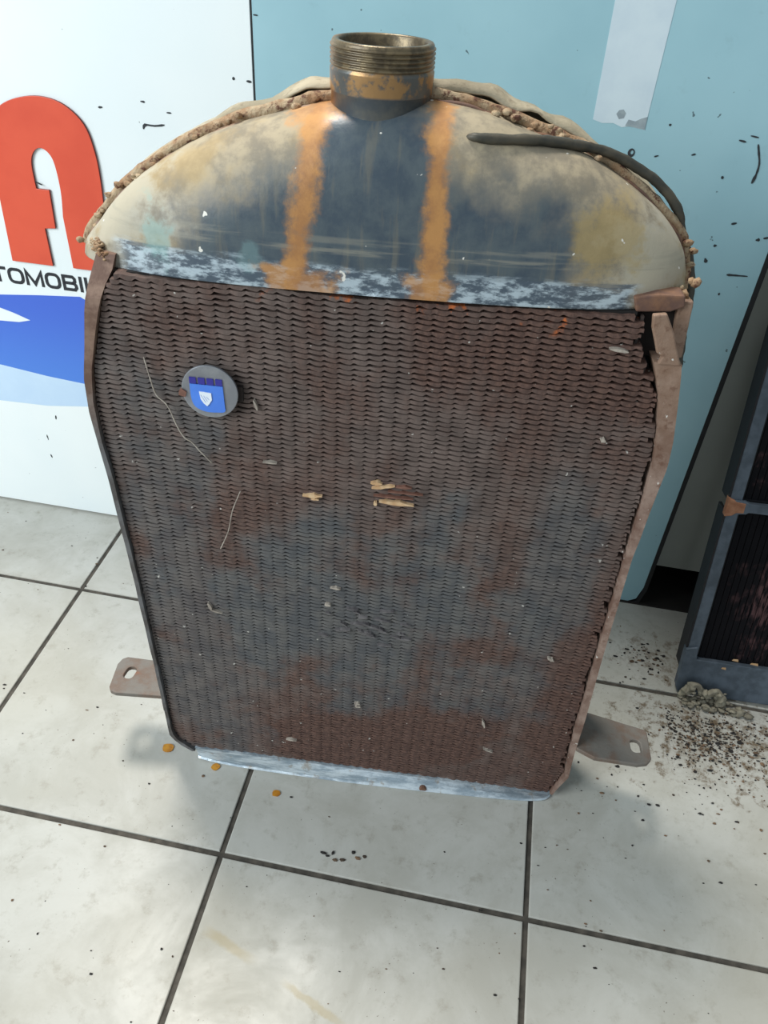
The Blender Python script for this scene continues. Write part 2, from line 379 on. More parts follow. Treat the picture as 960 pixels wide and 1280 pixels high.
# ------------------------------------------------------------------ white sign board
sb = empty('sign_board', (0, .490, 0), (-LEAN, 0, 0))
tag(sb, 'white sign board with a big red letter and blue swoosh, leaning at the left', 'sign')
box('panel', -.95, -.0885, 0, .006, .003, .93, M_WHITE, sb, .0006)
def smooth_outline(pts, n=6): return [(p.x, p.y) for p in catmull([(a, b, 0) for a, b in pts], n)]
outer = smooth_outline([(-.2812, .4900), (-.2795, .5271), (-.2807, .5578), (-.2885, .5865), (-.3094, .6052), (-.3369, .6112), (-.3670, .6064), (-.3900, .5955), (-.4040, .5780), (-.4120, .5520), (-.4160, .5065)], 5)
inner = smooth_outline([(-.3645, .5090), (-.3640, .5363), (-.3585, .5500), (-.3490, .5560), (-.3395, .5515), (-.3345, .5390), (-.3335, .5090), (-.3372, .4790)], 5)
A = [(-.2905, .4144)] + outer + [(-.4206, .4138), (-.3646, .4138), (-.3646, .4615), (-.3502, .4630), (-.3480, .5092)] + inner + [(-.3372, .4144)]
la = prism('red_letter', A, -.0030, -.0002, M_RED, sb, .0005)
la.data.materials.append(M_REDEDGE)
for p in la.data.polygons:
    if abs(p.normal.y) < .5: p.material_index = 1
la['label'] = 'large rounded red letter'
# black capitals made of strokes
def ribbon(name, paths, wid, parent, mat):
    """paths of (x, z); each drawn as a flat bar with thickness"""
    bm = bmesh.new()
    for path, closed in paths:
        P = [Vector((a, b)) for a, b in path]; L_ = []; Rr = []
        m = len(P)
        for i in range(m):
            pa = P[(i-1) % m] if (closed or i > 0) else P[i]; pb = P[(i+1) % m] if (closed or i < m-1) else P[i]
            d1 = (P[i]-pa).normalized() if (P[i]-pa).length > 1e-9 else (pb-P[i]).normalized()
            d2 = (pb-P[i]).normalized() if (pb-P[i]).length > 1e-9 else d1
            t = (d1+d2).normalized(); nn = Vector((-t.y, t.x)); k = 1/max(.45, nn.dot(Vector((-d1.y, d1.x))))
            L_.append(P[i]+nn*wid/2*k); Rr.append(P[i]-nn*wid/2*k)
        q = []
        for l, r in zip(L_, Rr): q.append([bm.verts.new((l.x, -.0006, l.y)), bm.verts.new((r.x, -.0006, r.y)), bm.verts.new((r.x, .001, r.y)), bm.verts.new((l.x, .001, l.y))])
        rng = range(m if closed else m-1)
        for i in rng:
            a_, b_ = q[i], q[(i+1) % m]
            for k in range(4): bm.faces.new((a_[k], a_[(k+1) % 4], b_[(k+1) % 4], b_[k]))
        if not closed: bm.faces.new(q[0]); bm.faces.new(q[-1][::-1])
    return bm_obj(name, bm, mat, parent)
def rrect(x0, x1, z0, z1, r):
    out = []
    for cx, cz, a0 in ((x1-r, z1-r, 0), (x0+r, z1-r, 90), (x0+r, z0+r, 180), (x1-r, z0+r, 270)):
        for k in range(5): an = R(a0+k*22.5); out.append((cx+r*math.cos(an), cz+r*math.sin(an)))
    return out
zb, zt, SW = .3838, .4012, .0040
def O_(x0, x1): return [(rrect(x0, x1, zb, zt, .006), True)]
letters = [
    [([(-.4585, zt), (-.4360, zt)], False), ([(-.4472, zt), (-.4472, zb-.0017)], False)],
    O_(-.4320, -.4135),
    [([(-.4075, zb-.0017), (-.4075, zt), (-.3970, zb+.001), (-.3865, zt), (-.3865, zb-.0017)], False)],
    O_(-.3800, -.3625),
    [([(-.3560, zb), (-.3560, zt), (-.3430, zt), (-.3405, zt-.0025), (-.3405, zt-.006), (-.3430, zt-.0083), (-.3400, zb+.0065), (-.3395, zb+.003), (-.3420, zb)], True), ([(-.3560, (zb+zt)/2), (-.3425, (zb+zt)/2)], False)],
    [([(-.3325, zb-.0017), (-.3325, zt+.0017)], False)],
    [([(-.3250, zt+.0017), (-.3250, zb), (-.3110, zb)], False)],
]
for L_ in letters: ribbon('letter', L_, SW, sb, M_INK)
# swoosh
prism('blue_band', [(-.95, .300), (-.60, .335), (-.4535, .363), (-.3948, .3697), (-.3375, .3751), (-.3200, .366), (-.25, .345), (-.25, .2355), (-.3547, .243), (-.412, .2469), (-.4832, .2551), (-.60, .275), (-.95, .285)], -.0005, .001, M_BLUE, sb)
prism('pale_band', [(-.95, .2855), (-.60, .2755), (-.4832, .2556), (-.412, .2474), (-.3547, .2435), (-.25, .2360), (-.25, .212), (-.3596, .2054), (-.4237, .1962), (-.5003, .1933), (-.62, .200), (-.95, .24)], -.00035, .001, M_PALE, sb)
prism('white_swoosh', [(-.56, .360), (-.4587, .3442), (-.4380, .3385), (-.4178, .3313), (-.4350, .3265), (-.464, .3249), (-.56, .318)], -.0009, .001, M_WHITE, sb)
def scuff(parent, pts, wid):
    P = catmull([(a, b, 0) for a, b in pts], 3); L_ = []; Q = []
    for i, p in enumerate(P):
        t = (P[min(i+1, len(P)-1)]-P[max(i-1, 0)]).normalized(); k = wid/2*(random.uniform(.5, 1.1) if 0 < i < len(P)-1 else .35)
        L_.append((p.x-t.y*k, p.y+t.x*k)); Q.append((p.x+t.y*k, p.y-t.x*k))
    return prism('scuff_mark', L_+Q[::-1], -.0004, .001, M_MARK, parent)
for pts, wd in (([(-.2185, .588), (-.2160, .5925), (-.2050, .5925), (-.1930, .5945)], .003), ([(-.2690, .6055), (-.2640, .6060)], .0028), ([(-.2180, .6160), (-.2130, .6158)], .003),
                ([(-.1890, .6074), (-.1835, .6074)], .002), ([(-.1110, .6476), (-.1082, .6470)], .003), ([(-.0955, .6462), (-.0900, .6457)], .0028), ([(-.4380, .1430), (-.4372, .1340)], .002),
                ([(-.4150, .1810), (-.4160, .1740)], .002), ([(-.4400, .1070), (-.4385, .1010)], .002), ([(-.3360, .3690), (-.3370, .3590)], .003), ([(-.3640, .5170), (-.3560, .5140)], .0014)):
    o = scuff(sb, pts, wd)
    if abs(pts[0][0]+.364) < .001: o.location.y = -.0029

# ------------------------------------------------------------------ pale blue board
bb = empty('blue_board', (0, .490, 0), (-LEAN, 0, 0))
tag(bb, 'tall pale blue board with black edge strips standing behind the big radiator', 'board')
prism('panel', [(-.0862, .003), (.4600, .003), (.4705, .010), (.4755, .034), (.4755, .93), (-.0862, .93)], .0002, .0065, M_BLUEB, bb)
prism('edge_strip', [(.4630, .0005), (.4715, .0060), (.4757, .033), (.4757, .93), (.4812, .93), (.4812, .031), (.4760, .0010)], -.0008, .0075, M_BLACKT, bb)  # thin black strip along the board's right edge
prism('edge_strip', [(-.0883, .003), (-.0864, .003), (-.0864, .93), (-.0883, .93)], .001, .0065, M_BLACKT, bb)  # dark gap between the boards, put in as a black strip
tp = [(.2631, .930), (.2634, .80), (.2665, .6430), (.2760, .6405), (.2870, .6415), (.2960, .6385), (.3030, .6400), (.3190, .6380), (.3186, .6440), (.3192, .760), (.3190, .930)]
tape = prism('tape_strip', tp, -.0002, .0012, M_TAPE, bb); tape['label'] = 'strip of white tape with a torn end'
prism('tape_stain', [(.2880, .6500), (.2900, .6535), (.2940, .6545), (.2970, .6515), (.2960, .6470), (.2915, .6455)], -.0005, .0005, M_TAPED, bb)
prism('tape_stain', [(.2990, .6402), (.3010, .6460), (.3080, .6450), (.3130, .6480), (.3186, .6500), (.3187, .6384), (.3050, .6400)], -.0005, .0005, M_TAPED, bb)
for pts, wd in (([(-.0850, .7062), (-.0805, .7060)], .0022), ([(.4300, .6355), (.4335, .6270), (.4370, .6180), (.4375, .6080), (.4360, .5990)], .0030), ([(.4110, .6375), (.4180, .6365)], .0028), ([(.4205, .6425), (.4285, .6415)], .0020),
                ([(.4145, .5190), (.4170, .5145)], .0040), ([(.4420, .5040), (.4520, .5045), (.4640, .5050)], .0024), ([(.4295, .5575), (.4345, .5590)], .0030), ([(.4190, .5330), (.4220, .5340)], .003),
                ([(.4590, .5440), (.4630, .5450)], .0034), ([(.3345, .6145), (.3385, .6160)], .0018), ([(.3410, .6445), (.3430, .6455)], .0028), ([(.3700, .6195), (.3740, .6210)], .0016), ([(.4050, .6015), (.4075, .6020)], .003), ([(.4660, .5465), (.4710, .5480)], .003), ([(.2500, .560), (.2520, .559)], .002), ([(.4400, .4820), (.4420, .4815)], .003), ([(.4180, .4400), (.4200, .4390)], .0025)):
    scuff(bb, pts, wd)
# small drilled hole with a chipped rim
ring = [(.3112+.0035*math.cos(R(k*30)), .6159+.0042*math.sin(R(k*30))) for k in range(12)]
hin = [(.3118+.0016*math.cos(R(k*30)), .6164+.0020*math.sin(R(k*30))) for k in range(12)]
prism('chipped_hole', ring, -.0004, .0008, M_MARK, bb, holes=[hin])

# ------------------------------------------------------------------ the big radiator
RTILT, RYAW = R(2), R(6.2)
rad = empty('car_radiator', (.12726, .123, 0), (-RTILT, 0, RYAW))
tag(rad, 'large rusty vintage car radiator with round filler neck, standing upright on the tiles', 'radiator')
# local axes: x across the face, y depth (0 = front of the core), z up the face
CL = [(-.198, .6013), (-.2075, .5832), (-.2189, .5464), (-.2268, .5166), (-.2304, .4897), (-.2301, .4539), (-.2267, .4133), (-.2253, .3782), (-.2227, .2986), (-.2212, .2397), (-.2196, .1708), (-.2189, .1135), (-.2177, .0556), (-.211, .0398), (-.194, .026)]
CR = [(.1831, .5984), (.1937, .5626), (.2022, .5503), (.2084, .534), (.2147, .5062), (.2195, .4751), (.2208, .4456), (.2211, .4219), (.2216, .3927), (.2223, .3628), (.2236, .3127), (.2248, .2611), (.2275, .1902), (.2280, .1404), (.2300, .1005), (.2340, .0435), (.2237, .0035)]
SL = [(-.2098, .6124), (-.2195, .5822), (-.2239, .5588), (-.2335, .511), (-.2351, .4819), (-.232, .4352), (-.2304, .4103), (-.2287, .3705), (-.2262, .295), (-.2243, .2311), (-.2225, .1665), (-.2215, .1145), (-.2207, .0536), (-.2130, .0375), (-.1955, .0235)]
SR = [(.2083, .5963), (.2163, .5647), (.2192, .5519), (.2236, .5271), (.229, .4974), (.2312, .474), (.2300, .449), (.2292, .4229), (.2284, .3936), (.2278, .3812), (.2285, .3359), (.2300, .2834), (.2310, .2517), (.235, .158), (.2360, .0943), (.2385, .044), (.2260, .0040)]
def vbot(u): return .0165-.0598*u
def vtop(u): return .5950-.0015*math.cos(u*14)
# core block behind
outl = [(-.197, .600)] + [(a+.002, b) for a, b in CL[1:]] + [(.2220, .0055)] + [(a-.002, b) for a, b in CR[::-1][1:]]
prism('core_block', outl, .0125, .060, M_COREB, rad)
# fins
NF, PER = 130, .0114
for k in range(NF):
    t = (k+.5)/NF
    vm = vtop(0)-t*(vtop(0)-vbot(0))
    vL = vtop(-.21)-t*(vtop(-.21)-vbot(-.21)); vR = vtop(.21)-t*(vtop(.21)-vbot(.21))
    ul = lerp_poly(CL, vL)+.0006+random.uniform(0, .0010); ur = lerp_poly(CR, vR)-.0008-abs(random.gauss(0, .0022))
    if k < 12: ur -= random.uniform(0, .004)
    if k < 3: ul += random.uniform(0, .003)
    V = []; F = []; M = int((ur-ul)/(PER/8)); 
    ph = noise.noise(Vector((0, 0, vm*40)))*.6
    for i in range(M+1):
        u = ul+(ur-ul)*i/M
        vt, vb = vtop(u), vbot(u)
        fr = ((u+ph*.001)/PER) % 1.0
        cell = math.floor((u+ph*.001)/PER)
        jit = noise.noise(Vector((cell*3.7, k*5.3, 1.)))
        tri = abs(fr*2-1)                          # 1 at a valley, 0 mid cell
        lw = 1.3+1.2*noise.noise(Vector((cell*2.1, k*1.3, 5)))  # how far the open gap runs along the cell
        crest = max(0, 1-fr*max(.8, lw))**1.4 if fr < .8 else max(0, 1-(1-fr)*5)
        z0 = vt-t*(vt-vb) + .0011*(crest-.3) + .00050*jit + .0020*noise.noise(Vector((u*16, vm*22, 4)))*(.35+.65*(t < .25))
        half = .00172-.00072*crest+.00055*noise.noise(Vector((u*70, k*.9, 8)))
        dd = .0002+.0007*tri**3+.0010*abs(noise.noise(Vector((u*55, vm*70, 2)))) + .0018*max(0, noise.noise(Vector((u*9, vm*12, 7)))-.1)
        V += [(u, dd, z0-half), (u, dd+.0006, z0+half), (u, .0145, z0+half+.0006), (u, .0145, z0-half+.0012)]
    for i in range(M):
        a_ = i*4
        for q in range(4): F.append((a_+q, a_+(q+1) % 4, a_+4+(q+1) % 4, a_+4+q))
    F += [(0, 1, 2, 3), (M*4+3, M*4+2, M*4+1, M*4)]
    me = bpy.data.meshes.new('fin'); me.from_pydata(V, [], F); me.materials.append(M_FIN)
    link(bpy.data.objects.new('fin', me), rad)
# upright water tubes seen between the cells
u = math.ceil(-.222/PER)*PER
while u < .224:
    # span of this tube inside the outline
    zs = [z_/200*.6 for z_ in range(0, 201)]
    ins = [z_ for z_ in zs if lerp_poly(CL, z_)+.0015 < u < lerp_poly(CR, z_)-.0015 and vbot(u) < z_ < vtop(u)]
    if ins: box('water_tube', u-.0011, u+.0011, .0060, .0150, min(ins), max(ins), M_TUBE, rad)
    u += PER
# side straps
def strap(name, inner, outer, mat, vtopz, vbotz, y0, y1):
    V = []; F = []; m = 60
    for i in range(m+1):
        z_ = vtopz+(vbotz-vtopz)*i/m
        a_, b_ = lerp_poly(inner, z_), lerp_poly(outer, z_)
        if abs(b_-a_) < .0030: b_ = a_+math.copysign(.0030, b_-a_)
        wv = .0010*noise.noise(Vector((z_*30, a_*3, 0)))+.014*max(0, (z_-.572)/.035)**1.2
        V += [(a_, y0+wv, z_), (b_, y0-.001+wv, z_), (b_, y1, z_), (a_, y1, z_)]
    for i in range(m):
        for q in range(4): F.append((i*4+q, i*4+(q+1) % 4, i*4+4+(q+1) % 4, i*4+4+q))
    F += [(0, 1, 2, 3), (m*4+3, m*4+2, m*4+1, m*4)]
    return mesh_obj(name, V, F, mat, rad)
strap('side_strap', CL, SL, M_STRAPL, .6065, .024, -.003, .064)
strap('side_strap', [(.1965, .5640)]+CR[2:], SR, M_STRAP, .5640, .006, -.003, .064)
# bent upper end of the right strap: a lug folded towards the tank, gap beside it
prism('strap_lug', [(.1860, .6000), (.1955, .6015), (.2040, .5880), (.2105, .5740), (.2160, .5630), (.1990, .5630), (.2005, .5690), (.1960, .5720), (.1925, .5800), (.1880, .5900)], -.0050, .0000, M_STRAP, rad, .0012)
prism('strap_gap', [(.1760, .6030), (.2120, .6030), (.2150, .5600), (.1860, .5600)], .016, .030, M_HOLE, rad)
prism('strap_back', [(.2050, .6060), (.2160, .6060), (.2200, .5630), (.2120, .5600)], .010, .0158, M_STRAP, rad, .001)
prism('corner_patch', [(.1730, .6075), (.1900, .6105), (.2080, .6110), (.2100, .6030), (.2010, .5985), (.1770, .5965)], .0070, .024, M_CORNER, rad, .0012)

# top tank, front half: a pressing that rounds back to the seam
seam = [(-.2350, .5960), (-.2318, .6057), (-.2202, .6186), (-.2073, .6336), (-.1913, .6479), (-.1672, .6645), (-.1425, .6784), (-.1131, .6908), (-.0751, .7019), (-.0497, .7085), (-.010, .7140), (.0232, .7139), (.0585, .7089), (.0866, .7004), (.1237, .6902), (.1504, .6775), (.1734, .6641), (.1933, .6495), (.2084, .6328), (.2156, .6161), (.2190, .5975)]
S = [(p.x, p.y) for p in catmull([(a, b, 0) for a, b in seam], 6)]
CX, CZ, DEP = -.008, .5965, .060
def dome(S, d0, dep, n_, rings, crumple=0., back=False):
    V = []; F = []; m = len(S)
    for j in range(rings+1):
        rho = 1-(1-j/rings)**1.7 if j < rings else 1.
        for i, (sx, sz) in enumerate(S):
            # the lower edge stays a straight line while the rest shrinks to the centre line
            u_ = CX+(sx-CX)*rho; z_ = CZ+(sz-CZ)*rho
            d = dep*(1-(1-rho**n_)**(1/n_))
            y_ = d0+d
            if crumple:
                q = noise.noise(Vector((sx*32, rho*3, 5)))*crumple*rho*min(1, (1-rho)*6+.15)
                z_ += q*1.2
                y_ += q*.5
            if back: y_ = d0+2*dep-d+(0)
            V.append((u_, y_, z_))
    for j in range(rings):
        for i in range(m-1): F.append((j*m+i, j*m+i+1, (j+1)*m+i+1, (j+1)*m+i))
    return V, F
V, F = dome(S, -.0030, DEP, 3.0, 26)
fr_ = mesh_obj('tank_shell', V, F, M_TANK, rad, True); fr_['label'] = 'dark front half of the header tank with orange rust runs'
sm = fr_.modifiers.new('wall', 'SOLIDIFY'); sm.thickness = .0015; sm.offset = -1
# rear half of the tank, dented
S2 = [(a, b+.004+.008*max(0, 1-abs((a-.075)/.07))**.7*(.6+.6*noise.noise(Vector((a*60, 0, 3)))) + .006*max(0, 1-abs((a+.065)/.03))) for a, b in S]
V = []; F = []; m = len(S2)
prof = [(0, 1.0), (.008, 1.02), (.020, 1.03), (.034, 1.0), (.046, .92), (.054, .78), (.058, .5), (.059, .0)]
for dy, sc in prof:
    for i, (sx, sz) in enumerate(S2):
        c_ = .004*noise.noise(Vector((sx*38, dy*60, 2)))*(sc > .7)
        V.append((CX+(sx-CX)*min(sc, 1.0), .060+dy, CZ+(sz-CZ)*sc+c_))
for j in range(len(prof)-1):
    for i in range(m-1): F.append((j*m+i, j*m+i+1, (j+1)*m+i+1, (j+1)*m+i))
o = mesh_obj('tank_rear', V, F, M_REAR, rad, True); sm = o.modifiers.new('wall', 'SOLIDIFY'); sm.thickness = .0015; sm.offset = -1
o['label'] = 'dented tan rear half of the header tank'
box('tank_base', -.190, .178, .006, .112, .588, .5965, M_COREB, rad)
# rolled seam between the halves
SC = catmull([(a, .0575, b) for a, b in seam], 4)
V = []; F = []; cs = 10
for i, c_ in enumerate(SC):
    t = (SC[min(i+1, len(SC)-1)]-SC[max(i-1, 0)]).normalized(); nn = Vector((-t.z, 0, t.x))
    if nn.z < 0 and abs(t.x) > .3: nn = -nn
    for k in range(cs):
        an = 2*math.pi*k/cs
        ra = .0044*(1+.50*noise.noise(Vector((c_.x*90, math.cos(an)*1.6, c_.z*90+math.sin(an)*1.6))))
        V.append(c_+nn*(ra*math.cos(an)*1.0+.0015)+Vector((0, ra*math.sin(an)*.9, 0)))
for i in range(len(SC)-1):
    for k in range(cs): F.append((i*cs+k, i*cs+(k+1) % cs, (i+1)*cs+(k+1) % cs, (i+1)*cs+k))
F += [tuple(range(cs)), tuple((len(SC)-1)*cs+k for k in range(cs))]
o = mesh_obj('tank_seam', V, F, M_CRUST, rad, True)
def seam_at(s):
    i = s*(len(SC)-1); a_ = int(min(i, len(SC)-2)); return SC[a_].lerp(SC[a_+1], i-a_)
# loose strip of the folded edge standing proud, and crust lumps
tube('seam_bead', [seam_at(.06+.40*k/14)+Vector((0, -.006, -.003+.0012*math.sin(k*2.1))) for k in range(15)], .0022, M_STRAP, rad, 7, 4, .5)
tube('seam_bead', [seam_at(.55+.40*k/14)+Vector((0, -.005, -.002+.0015*math.sin(k*1.7))) for k in range(15)], .0022, M_CORNER, rad, 7, 4, .5)
def lump(bm, c, r, sq=(1, 1, 1), amp=.5, sub=2):
    ret = bmesh.ops.create_icosphere(bm, subdivisions=sub, radius=1)
    off = Vector((random.random()*50, random.random()*50, 0))
    for v_ in ret['verts']:
        k = 1+amp*noise.noise(v_.co*1.7+off)
        v_.co = Vector((v_.co.x*sq[0], v_.co.y*sq[1], v_.co.z*sq[2]))*k*r+Vector(c)
bm = bmesh.new()
for k in range(60):
    s = random.choice((random.uniform(.03, .45), random.uniform(.55, .97), random.gauss(.66, .02)))
    p_ = seam_at(min(max(s, .02), .98)); lump(bm, p_+Vector((random.gauss(0, .003), random.gauss(-.004, .003), random.gauss(.0015, .002))), random.uniform(.0014, .0030), (1.3, 1, .9), .45, 2)
for k in range(110):
    q = random.random(); lump(bm, (-.2265+.022*q+random.gauss(0, .0012), .040-.032*q+random.gauss(0, .002), .6020+.006*math.sin(q*3)+random.gauss(0, .0025)), random.uniform(.0009, .0022), (1.4, 1.1, .8), .8, 1)
for k in range(8):
    lump(bm, (random.gauss(.2120, .003), random.uniform(.020, .050), random.gauss(.6080, .004)), random.uniform(.002, .004), (1, 1.2, 1.1), .7, 1)
o = bm_obj('seam_crust', bm, M_CRUST, rad, True); o['kind'] = 'stuff'

# filler neck: lathe with a threaded collar
NX, NY, NR = -.0147, .055, .0338
def ring_lathe(name, prof, mat, parent, seg=48, tilt=0.):
    V = []; F = []
    for r_, z_ in prof:
        for k in range(seg):
            an = 2*math.pi*k/seg
            V.append((NX+r_*math.cos(an), NY+r_*math.sin(an)-(z_-.70)*tilt, z_))
    for j in range(len(prof)-1):
        for k in range(seg): F.append((j*seg+k, j*seg+(k+1) % seg, (j+1)*seg+(k+1) % seg, (j+1)*seg+k))
    return mesh_obj(name, V, F, mat, parent, True)
NT_ = .055
prof = [(.0355, .684), (.0350, .696), (.0337, .700), (.0335, .7160), (.0342, .7170), (.0342, .7172), (.0345, .7290), (.0345, .7300), (.0334, .7310), (.0334, .7450), (.0325, .7462), (.0295, .7462), (.0288, .7450), (.0286, .684)]
nk = ring_lathe('filler_neck', prof, M_NECK, rad, tilt=NT_); nk['label'] = 'round threaded filler neck'
for k in range(5):
    z_ = .7325+k*.0026
    ring_lathe('screw_thread', [(.0333, z_-.0012), (.0345, z_-.0003), (.0345, z_+.0003), (.0333, z_+.0012)], M_NECK, nk, tilt=NT_)
ring_lathe('neck_fillet', [(.0400, .6900), (.0372, .6975), (.0345, .7010), (.0330, .7015)], M_CORNER, rad, 40, NT_)
V = [(NX+.030*math.cos(2*math.pi*k/24), NY+.030*math.sin(2*math.pi*k/24), .690) for k in range(24)]
mesh_obj('neck_floor', V+[(a, b, c-.002) for a, b, c in V], [tuple(range(24)), tuple(range(24, 48))[::-1]]+[(k, (k+1) % 24, 24+(k+1) % 24, 24+k) for k in range(24)], M_COREB, nk)

# overflow pipe
pp = [(.0400, .026, .6960), (.0490, .0185, .7000), (.0610, .0205, .6990), (.0900, .030, .6985), (.1190, .043, .6945), (.1390, .053, .6900), (.1590, .058, .6830), (.1840, .060, .6700), (.2020, .060, .6536), (.2095, .062, .6380), (.2215, .060, .6150), (.2280, .058, .5900), (.2290, .055, .5650), (.2320, .052, .5420), (.2350, .050, .5100), (.2355, .050, .4850)]
o = tube('overflow_pipe', pp, lambda t: .0018+.0016*min(1, t*8) if t < .6 else .0034+.0012*min(1, (t-.6)*4), M_PIPE, rad, 10, 8, .25); o['label'] = 'thin dark overflow pipe curling down the right side'

# bottom tank: chalky folded strip whose lip rests on the floor
lip = [(-.1945, .0050), (-.1875, .0020), (-.1425, -.0035), (-.0651, -.0078), (.0206, -.0108), (.1055, -.0119), (.1805, -.0118), (.2150, -.0085), (.2255, -.0020)]
LP = catmull([(a, b, 0) for a, b in lip], 6)
V = []; F = []
for i, q in enumerate(LP):
    tp_ = vbot(q.x)-.0008
    wv = .0008*noise.noise(Vector((q.x*70, 3, 0)))
    gz = lambda d_: .0349*d_+.0004
    tp_ = max(tp_, gz(0)+.0022)
    V += [(q.x, .006, tp_+.001), (q.x, -.0015+wv, tp_), (q.x, q.y*.6+wv, tp_*.55+.002), (q.x, q.y+.0006, gz(q.y)+.0036+wv), (q.x, q.y-.0014, gz(q.y)+.0022), (q.x, q.y+.0006, gz(q.y)), (q.x, .066, gz(.066)), (q.x, .066, max(tp_, .006))]
K = 8
for i in range(len(LP)-1):
    for q in range(K): F.append((i*K+q, i*K+(q+1) % K, (i+1)*K+(q+1) % K, (i+1)*K+q))
F += [tuple(range(K)), tuple((len(LP)-1)*K+q for q in range(K))[::-1]]
bt = mesh_obj('bottom_tank', V, F, M_SOLDER, rad); bt['label'] = 'chalky pale folded strip along the foot'
dr = [(.0755+.0042*math.cos(R(k*36)), .0045+.0030*math.sin(R(k*36))) for k in range(10)]
prism('drain_plug', dr, -.0125, -.0040, M_CORNER, bt)

# mounting feet with a slot
def slot(cx, cy, lx, ly, ang, r):
    pts = []
    for sx, sy, a0 in ((1, 1, 0), (-1, 1, 90), (-1, -1, 180), (1, -1, 270)):
        for k in range(4):
            an = R(a0+k*30); pts.append((sx*(lx/2-r)+r*math.cos(an), sy*(ly/2-r)+r*math.sin(an)))
    c_, s_ = math.cos(ang), math.sin(ang)
    return [(cx+a*c_-b*s_, cy+a*s_+b*c_) for a, b in pts]
lo_ = [(-.224, .060), (-.224, .012), (-.281, .0105), (-.2875, .0130), (-.2905, .0180), (-.2925, .0510), (-.2895, .0595), (-.2840, .0630)]
o = prism('mounting_foot', lo_, .0955, .1015, M_BRKT, rad, .0010, [slot(-.2740, .0405, .0175, .0115, R(80), .0052)], axis='z')
ro = [(.236, .050), (.236, -.0050), (.254, -.0150), (.300, -.0185), (.311, -.0160), (.3165, -.0100), (.3180, .0230), (.3165, .0280), (.290, .0350)]
o = prism('mounting_foot', ro, .0955, .1015, M_BRKT, rad, .0010, [slot(.3020, .0050, .0115, .0165, 0, .0045)], axis='z')
# upright flanges that fix the feet to the straps
box('foot_flange', -.2262, -.2228, .004, .050, .0850, .1250, M_BRKT, rad, .001)
box('foot_flange', .2362, .2396, .004, .056, .0850, .1250, M_BRKT, rad, .001)

# badge
bx_, bz_ = -.1335, .5095
bd = prism('badge', [(bx_+.0222*math.cos(R(k*7.5)), bz_+.0229*math.sin(R(k*7.5))) for k in range(48)], -.0062, -.0038, M_BADGE, rad, .0006); bd['label'] = 'round dull metal badge with a blue shield'
def bp(x_, z_): return (bx_+x_, bz_+z_)
prism('shield_field', smooth_outline([bp(-.0150, .0068), bp(-.0148, -.006), bp(-.0120, -.0135), bp(-.0040, -.0172), bp(.0050, -.0172), bp(.0110, -.0160), bp(.0112, -.010), bp(.0108, .0062)], 4), -.0073, -.0055, M_SHIELD, bd)
for k in range(4):
    x0 = -.0150+k*.0068; s_ = -.0006*k*.2
    prism('chief_block', [bp(x0, .0072+s_), bp(x0+.0052, .0070+s_), bp(x0+.0052, .0122+s_), bp(x0, .0124+s_)], -.0073, -.0055, M_NAVY, bd)
prism('white_emblem', [bp(-.0080, .0008), bp(-.0045, .0006), bp(.0014, .0000), bp(.0016, -.0060), bp(-.0008, -.0098), bp(-.0026, -.0118), bp(-.0050, -.0096), bp(-.0072, -.0060)], -.0079, -.0065, M_ENWHITE, bd)
for q in range(3):
    prism('emblem_line', [bp(-.0070+q*.0022, -.0020-q*.0006), bp(-.0068+q*.0022, -.0021-q*.0006), bp(-.0033+q*.0014, -.0085+q*.0012), bp(-.0035+q*.0014, -.0084+q*.0012)], -.0081, -.0070, M_SHIELD, bd)
prism('badge_clip', [bp(-.0245, -.0040), bp(-.0195, -.0055), bp(-.0180, -.0010), bp(-.0215, .0015), bp(-.0240, -.0005)], -.0075, -.0020, M_CLIP, bd)
prism('badge_clip', [bp(.0215, -.0095), bp(.0250, -.0085), bp(.0252, .0045), bp(.0215, .0050)], -.0030, .0040, M_HOLE, bd)

# straw bits, bent flakes and threads caught on the core
def chip(pts, y0=-.0022, y1=.003, mat=None, name='straw_flake'):
    return prism(name, pts, y0, y1, mat or M_STRAW, rad)
def sliver(x_, z_, lx, lz, rot=0, mat=None):
    m_ = 5; top_ = []; bo = []
    for i in range(m_+1):
        a_ = -lx/2+lx*i/m_; h = lz/2*(math.sin(math.pi*(i+.4)/(m_+.8)))*random.uniform(.6, 1.2)
        top_.append((a_, h)); bo.append((a_, -h*random.uniform(.6, 1)))
    c_, s_ = math.cos(rot), math.sin(rot)
    return chip([(x_+a*c_-b*s_, z_+a*s_+b*c_) for a, b in top_+bo[::-1]], mat=mat)
sliver(-.0543, .4132, .017, .0045, .05); sliver(-.0520, .4098, .007, .002, 0)
sliver(.0180, .4128, .030, .0052, -.05); sliver(.0060, .4290, .020, .0034, .2); sliver(.0000, .4322, .010, .003, 0)
sliver(.0250, .4245, .030, .0018, -.03, M_CLIP); sliver(.0230, .4305, .014, .0030, 0, M_CLIP); sliver(.0000, .4105, .003, .006, 0)
sliver(.0150, .4190, .034, .0016, -.02, M_CLIP)
for x_, z_, lx, lz, r_ in ((-.0070, .1375, .006, .003, 0), (-.0062, .1325, .006, .003, 0), (.1424, .0761, .012, .002, -.4), (.1310, .1230, .003, .012, .3), (-.0800, .0610, .012, .0025, -.1), (.176, .4930, .005, .004, -.4), (-.0330, .3060, .010, .0026, -.1), (-.1557, .2659, .003, .014, .3), (-.1500, .2600, .012, .0022, -.3), (.1830, .2350, .008, .004, -.5), (-.0990, .4980, .002, .010, .3), (-.0400, .2830, .006, .0030, 0), (.170, .5700, .014, .003, -.1), (-.09, .4440, .012, .0016, 0)):
    sliver(x_, z_, lx, lz, r_, M_THREAD)
